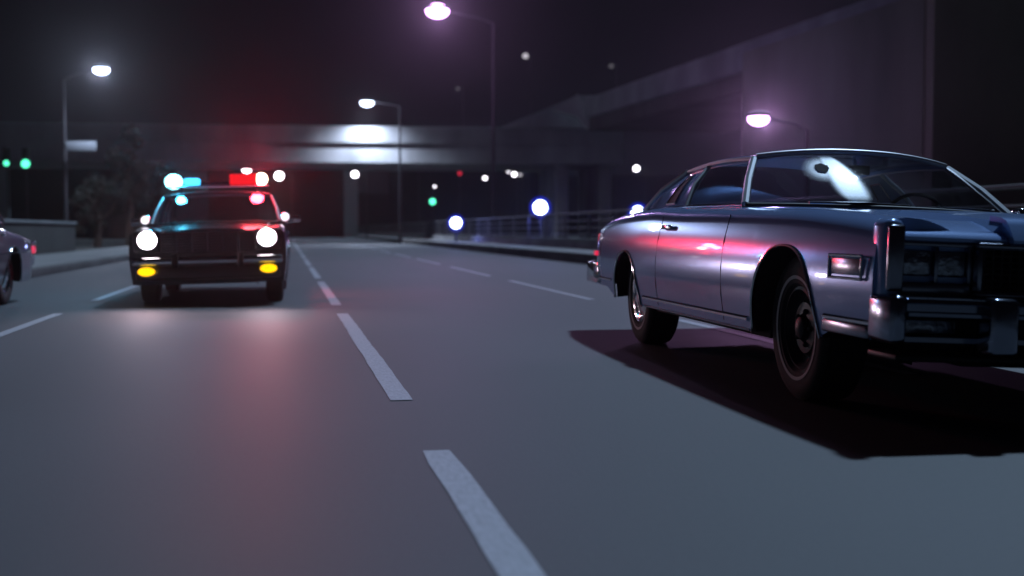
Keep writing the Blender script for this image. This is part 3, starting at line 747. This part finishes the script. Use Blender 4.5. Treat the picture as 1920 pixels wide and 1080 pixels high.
for k_ in range(26):
    t = k_*2*PI/26+rnd.uniform(-.1, .1); l_ = rnd.uniform(.10, .22)
    b_.tube([onws(HS+.05*math.cos(t), HU+.10*math.sin(t))+Vector((.003, 0, .004)), onws(HS+l_*.5*math.cos(t), max(.03, min(.97, HU+l_*math.sin(t))))+Vector((.003, 0, .004))], .0012, 4, .0006)
b_.build('crack', M['frost'], ws, T)

wheel(co, 0, -.79, .365, .235, 'steel'); wheel(co, 0, .79, .365, .235, 'steel')
wheel(co, -3.21, -.77, .365, .235, 'cap'); wheel(co, -3.21, .77, .365, .235, 'cap')

# ------------------------------------------------------------------ sedans
def sedan(name, loc, rz, roll, paint, roofm, label, arch_r=.40, zt=.69, wid=.89, tail=(.80, .88, .92)):
    P = dict(x0=-3.95, x1=.80, sill=.25, cabin=(-3.02, -.80), beltin=.765, round=.06, fendw=.10,
      arch=[(0, arch_r, zt, 2.2), (-2.85, arch_r, zt-.02, 2.2)],
      prof=[(.2, .95), (.35, .98), (.5, .998), (.62, 1.0), (.75, .99), (.85, .975), (.95, .955)],
      wid=[(-3.95, wid-.08), (-3.6, wid-.02), (-2.8, wid), (-1, wid), (.3, wid-.005), (.8, wid-.02)],
      zsh=[(-3.95, tail[0]), (-3.4, tail[1]), (-2.6, tail[2]), (-1, .915), (0, .90), (.8, .84)],
      deck=[(-3.95, tail[0]), (-3.1, tail[1]+.02), (-.9, .93), (0, .90), (.8, .83)], bulge=[(-4, 0), (-.9, .01), (.8, .03)])
    o = empty(name, loc, rz, label=label, cat='car')
    T = Matrix.Translation((0, 0, .3)) @ Matrix.Rotation(math.radians(roll), 4, 'X') @ Matrix.Translation((0, 0, -.3))
    c_ = Car(P); c_.shell(o, paint, T)
    c_.arch_trim(o, M['chrome'], T, .008)
    G = dict(wb=(-.86, .79, .94), wbc=(-.66, .955), wt=(-1.42, .67, 1.305), wtc=(-1.34, 1.345), crown=.015,
      rt=(-2.50, .64, 1.29), rtc=(-2.58, 1.33), rb=(-3.0, .765, .93), rbc=(-3.15, .93), drb=(-2.55, .79, .94), drt=(-2.30, .66, 1.30), bp=.55, ap=.022)
    greenhouse(o, G, T, roofm, M['glass'], M['pillar'])
    seats(o, T, (-1.75, -2.6), .97)
    c_.line(o, 'door_seam', M['trim'], T, [(-.80, z) for z in (.30, .45, .6, .75, .86)], .0035)
    c_.line(o, 'door_seam', M['trim'], T, [(-1.75, z) for z in (.30, .45, .6, .75, .86)], .0035)
    c_.line(o, 'side_trim', M['chrome'], T, [(-3.8+i*.2, .60) for i in range(15)], .009)
    b = MB(); b.box(-.95, -.7, -.68, .68, .80, .92, .03); b.build('dashboard', M['inner'], o, T)
    for sg_ in (-1, 1):
        for x in (-1.6, -2.4):
            y = c_.wid(x)*c_.prof(.80); b = MB(); b.box(x-.08, x+.08, sg_*(y+.015)-.01, sg_*(y+.015)+.01, .79, .815, .006); b.build('door_handle', M['chrome'], o, T)
        b = MB(); b.box(-1.03, -.93, sg_*.98-.075, sg_*.98+.075, .93, 1.02, .02); b.tube([(-.97, sg_*.86, .92), (-.97, sg_*.95, .95)], .014); b.build('mirror', M['chrome'], o, T)
    return o, c_, T

# police car
po, pc, PT = sedan('police_car', (-.955, 15.35, 0), math.radians(-90), 1.5, M['black'], M['white'], 'black police sedan with lit red and cyan roof lights driving toward the camera')
lampA = glow('headlight glow', (1.0, .84, .90), 16); amb = glow('amber lamp glow', (1.0, .55, .0), 1.7, False)
cy = glow('cyan beacon glow', (.25, .85, 1.0), 9, False); bl = glow('blue beacon glow', (.05, .52, 1.0), 3.0, False); rd = glow('red beacon glow', (1, .012, .02), .85, False)
wh = glow('takedown lamp glow', (1.0, .92, .62), 14, False)
b = MB(); b.box(.79, .83, -.52, .52, .60, .83, .01); b.build('grille_backing', M['trim'], po, PT)
b = MB()
for i in range(7): b.box(.83, .85, -.51, .51, .615+i*.03, .623+i*.03)
for y in (-.34, -.17, 0, .17, .34): b.box(.832, .853, y-.006, y+.006, .605, .825)
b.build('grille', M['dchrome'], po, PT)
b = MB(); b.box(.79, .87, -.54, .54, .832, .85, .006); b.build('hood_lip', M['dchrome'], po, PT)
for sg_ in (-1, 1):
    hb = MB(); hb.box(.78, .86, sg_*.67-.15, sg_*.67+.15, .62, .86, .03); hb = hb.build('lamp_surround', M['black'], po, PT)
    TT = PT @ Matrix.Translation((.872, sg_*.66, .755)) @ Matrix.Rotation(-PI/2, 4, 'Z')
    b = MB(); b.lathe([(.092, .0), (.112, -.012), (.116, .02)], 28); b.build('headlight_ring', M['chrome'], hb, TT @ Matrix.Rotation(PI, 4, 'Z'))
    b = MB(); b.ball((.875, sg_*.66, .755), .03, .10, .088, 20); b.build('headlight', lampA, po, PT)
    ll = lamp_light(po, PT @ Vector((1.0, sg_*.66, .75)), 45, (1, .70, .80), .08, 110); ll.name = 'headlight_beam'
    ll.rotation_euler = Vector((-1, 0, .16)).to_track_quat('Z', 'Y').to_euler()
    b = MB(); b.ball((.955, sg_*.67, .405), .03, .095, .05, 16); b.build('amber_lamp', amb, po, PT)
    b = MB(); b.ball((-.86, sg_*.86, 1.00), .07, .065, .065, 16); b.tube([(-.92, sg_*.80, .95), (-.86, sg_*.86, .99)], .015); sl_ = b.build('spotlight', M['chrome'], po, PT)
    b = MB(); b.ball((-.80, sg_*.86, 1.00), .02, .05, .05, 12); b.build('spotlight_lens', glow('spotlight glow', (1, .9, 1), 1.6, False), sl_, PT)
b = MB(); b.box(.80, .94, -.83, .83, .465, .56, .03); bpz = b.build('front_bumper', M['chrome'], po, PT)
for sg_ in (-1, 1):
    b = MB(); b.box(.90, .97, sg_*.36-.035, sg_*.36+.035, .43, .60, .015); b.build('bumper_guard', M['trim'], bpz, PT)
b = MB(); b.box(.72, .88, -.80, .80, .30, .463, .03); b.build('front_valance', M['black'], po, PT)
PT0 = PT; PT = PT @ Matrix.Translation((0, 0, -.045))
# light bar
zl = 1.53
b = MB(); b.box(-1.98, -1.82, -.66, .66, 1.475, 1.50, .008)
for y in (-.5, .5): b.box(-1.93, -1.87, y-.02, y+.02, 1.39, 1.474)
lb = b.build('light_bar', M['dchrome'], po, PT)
b = MB(); b.tube([(-1.90, -.25, 1.53), (-1.90, .18, 1.53)], .022); b.build('cross_tube', M['dchrome'], lb, PT)
b = MB(); b.ball((-1.90, -.595, 1.56), .11, .115, .10, 20); b.build('cyan_beacon', cy, lb, PT)
b = MB(); b.box(-1.98, -1.82, -.46, -.25, 1.51, 1.60, .03); b.build('blue_beacon', bl, lb, PT)
b = MB(); b.box(-2.0, -1.80, .14, .50, 1.50, 1.645, .02); b.build('red_beacon', rd, lb, PT)
b = MB(); b.ball((-1.90, .555, 1.575), .08, .08, .08, 20); b.build('takedown_lamp', wh, lb, PT)
lamp_light(po, (-1.6, .55, 1.72), 100, (1, .03, .06), .1)
rl_ = lamp_light(po, (-1.75, .36, 1.66), 450, (1, .02, .05), .08, 75); rl_.name = 'beacon_beam'
rl_.rotation_euler = Vector((-1, 0, -.40)).to_track_quat('Z', 'Y').to_euler()
lamp_light(po, (-1.6, -.62, 1.70), 45, (.05, .6, 1), .08)
wheel(po, 0, -.72, .33, .20, 'steel', white=False); wheel(po, 0, .72, .33, .20, 'steel', white=False)
wheel(po, -2.85, -.74, .33, .20, 'steel', white=False); wheel(po, -2.85, .74, .33, .20, 'steel', white=False)

# silver sedan leaving the frame at the left
so, sc_, ST = sedan('silver_sedan', (-4.22, 12.2, 0), math.radians(-93), 0, M['silver'], M['silver'], 'silver sedan cut by the left edge, red marker lamp at its tail', wid=.93, tail=(.72, .78, .86))
b = MB(); b.box(-4.10, -3.93, -.84, .84, .42, .56, .03); b.build('rear_bumper', M['chrome'], so, ST)
b = MB(); b.box(.78, .92, -.84, .84, .42, .56, .03); b.build('front_bumper', M['chrome'], so, ST)
for sg_ in (-1, 1):
    b = MB(); b.box(-3.98, -3.80, sg_*.855-.03, sg_*.855+.03, .57, .66, .012); b.build('side_marker', M['taill'], so, ST)
    b = MB(); b.box(-3.99, -3.72, sg_*.858-.03, sg_*.858+.03, .68, .72, .012); b.build('quarter_trim', M['chrome'], so, ST)
    b = MB(); b.box(.79, .84, sg_*.68-.12, sg_*.68+.12, .62, .76, .02); b.build('headlight', M['lens'], so, ST)
for y in (-.73, .73): wheel(so, 0, y, .33, .20, 'cap', white=False); wheel(so, -2.85, y, .33, .20, 'cap', white=False)

# ------------------------------------------------------------------ night haze
hzb = MB().box(-160, 170, -40, 330, -1.1, 24).build('haze', None)
m = bpy.data.materials.new('haze'); m.use_nodes = True; n = m.node_tree; n.nodes.clear()
o_ = n.nodes.new('ShaderNodeOutputMaterial'); v_ = n.nodes.new('ShaderNodeVolumePrincipled')
v_.inputs['Color'].default_value = (.85, .85, .9, 1); v_.inputs['Density'].default_value = .0006; v_.inputs['Anisotropy'].default_value = .9
n.links.new(v_.outputs[0], o_.inputs['Volume']); hzb.data.materials.append(m); hzb['kind'] = 'stuff'
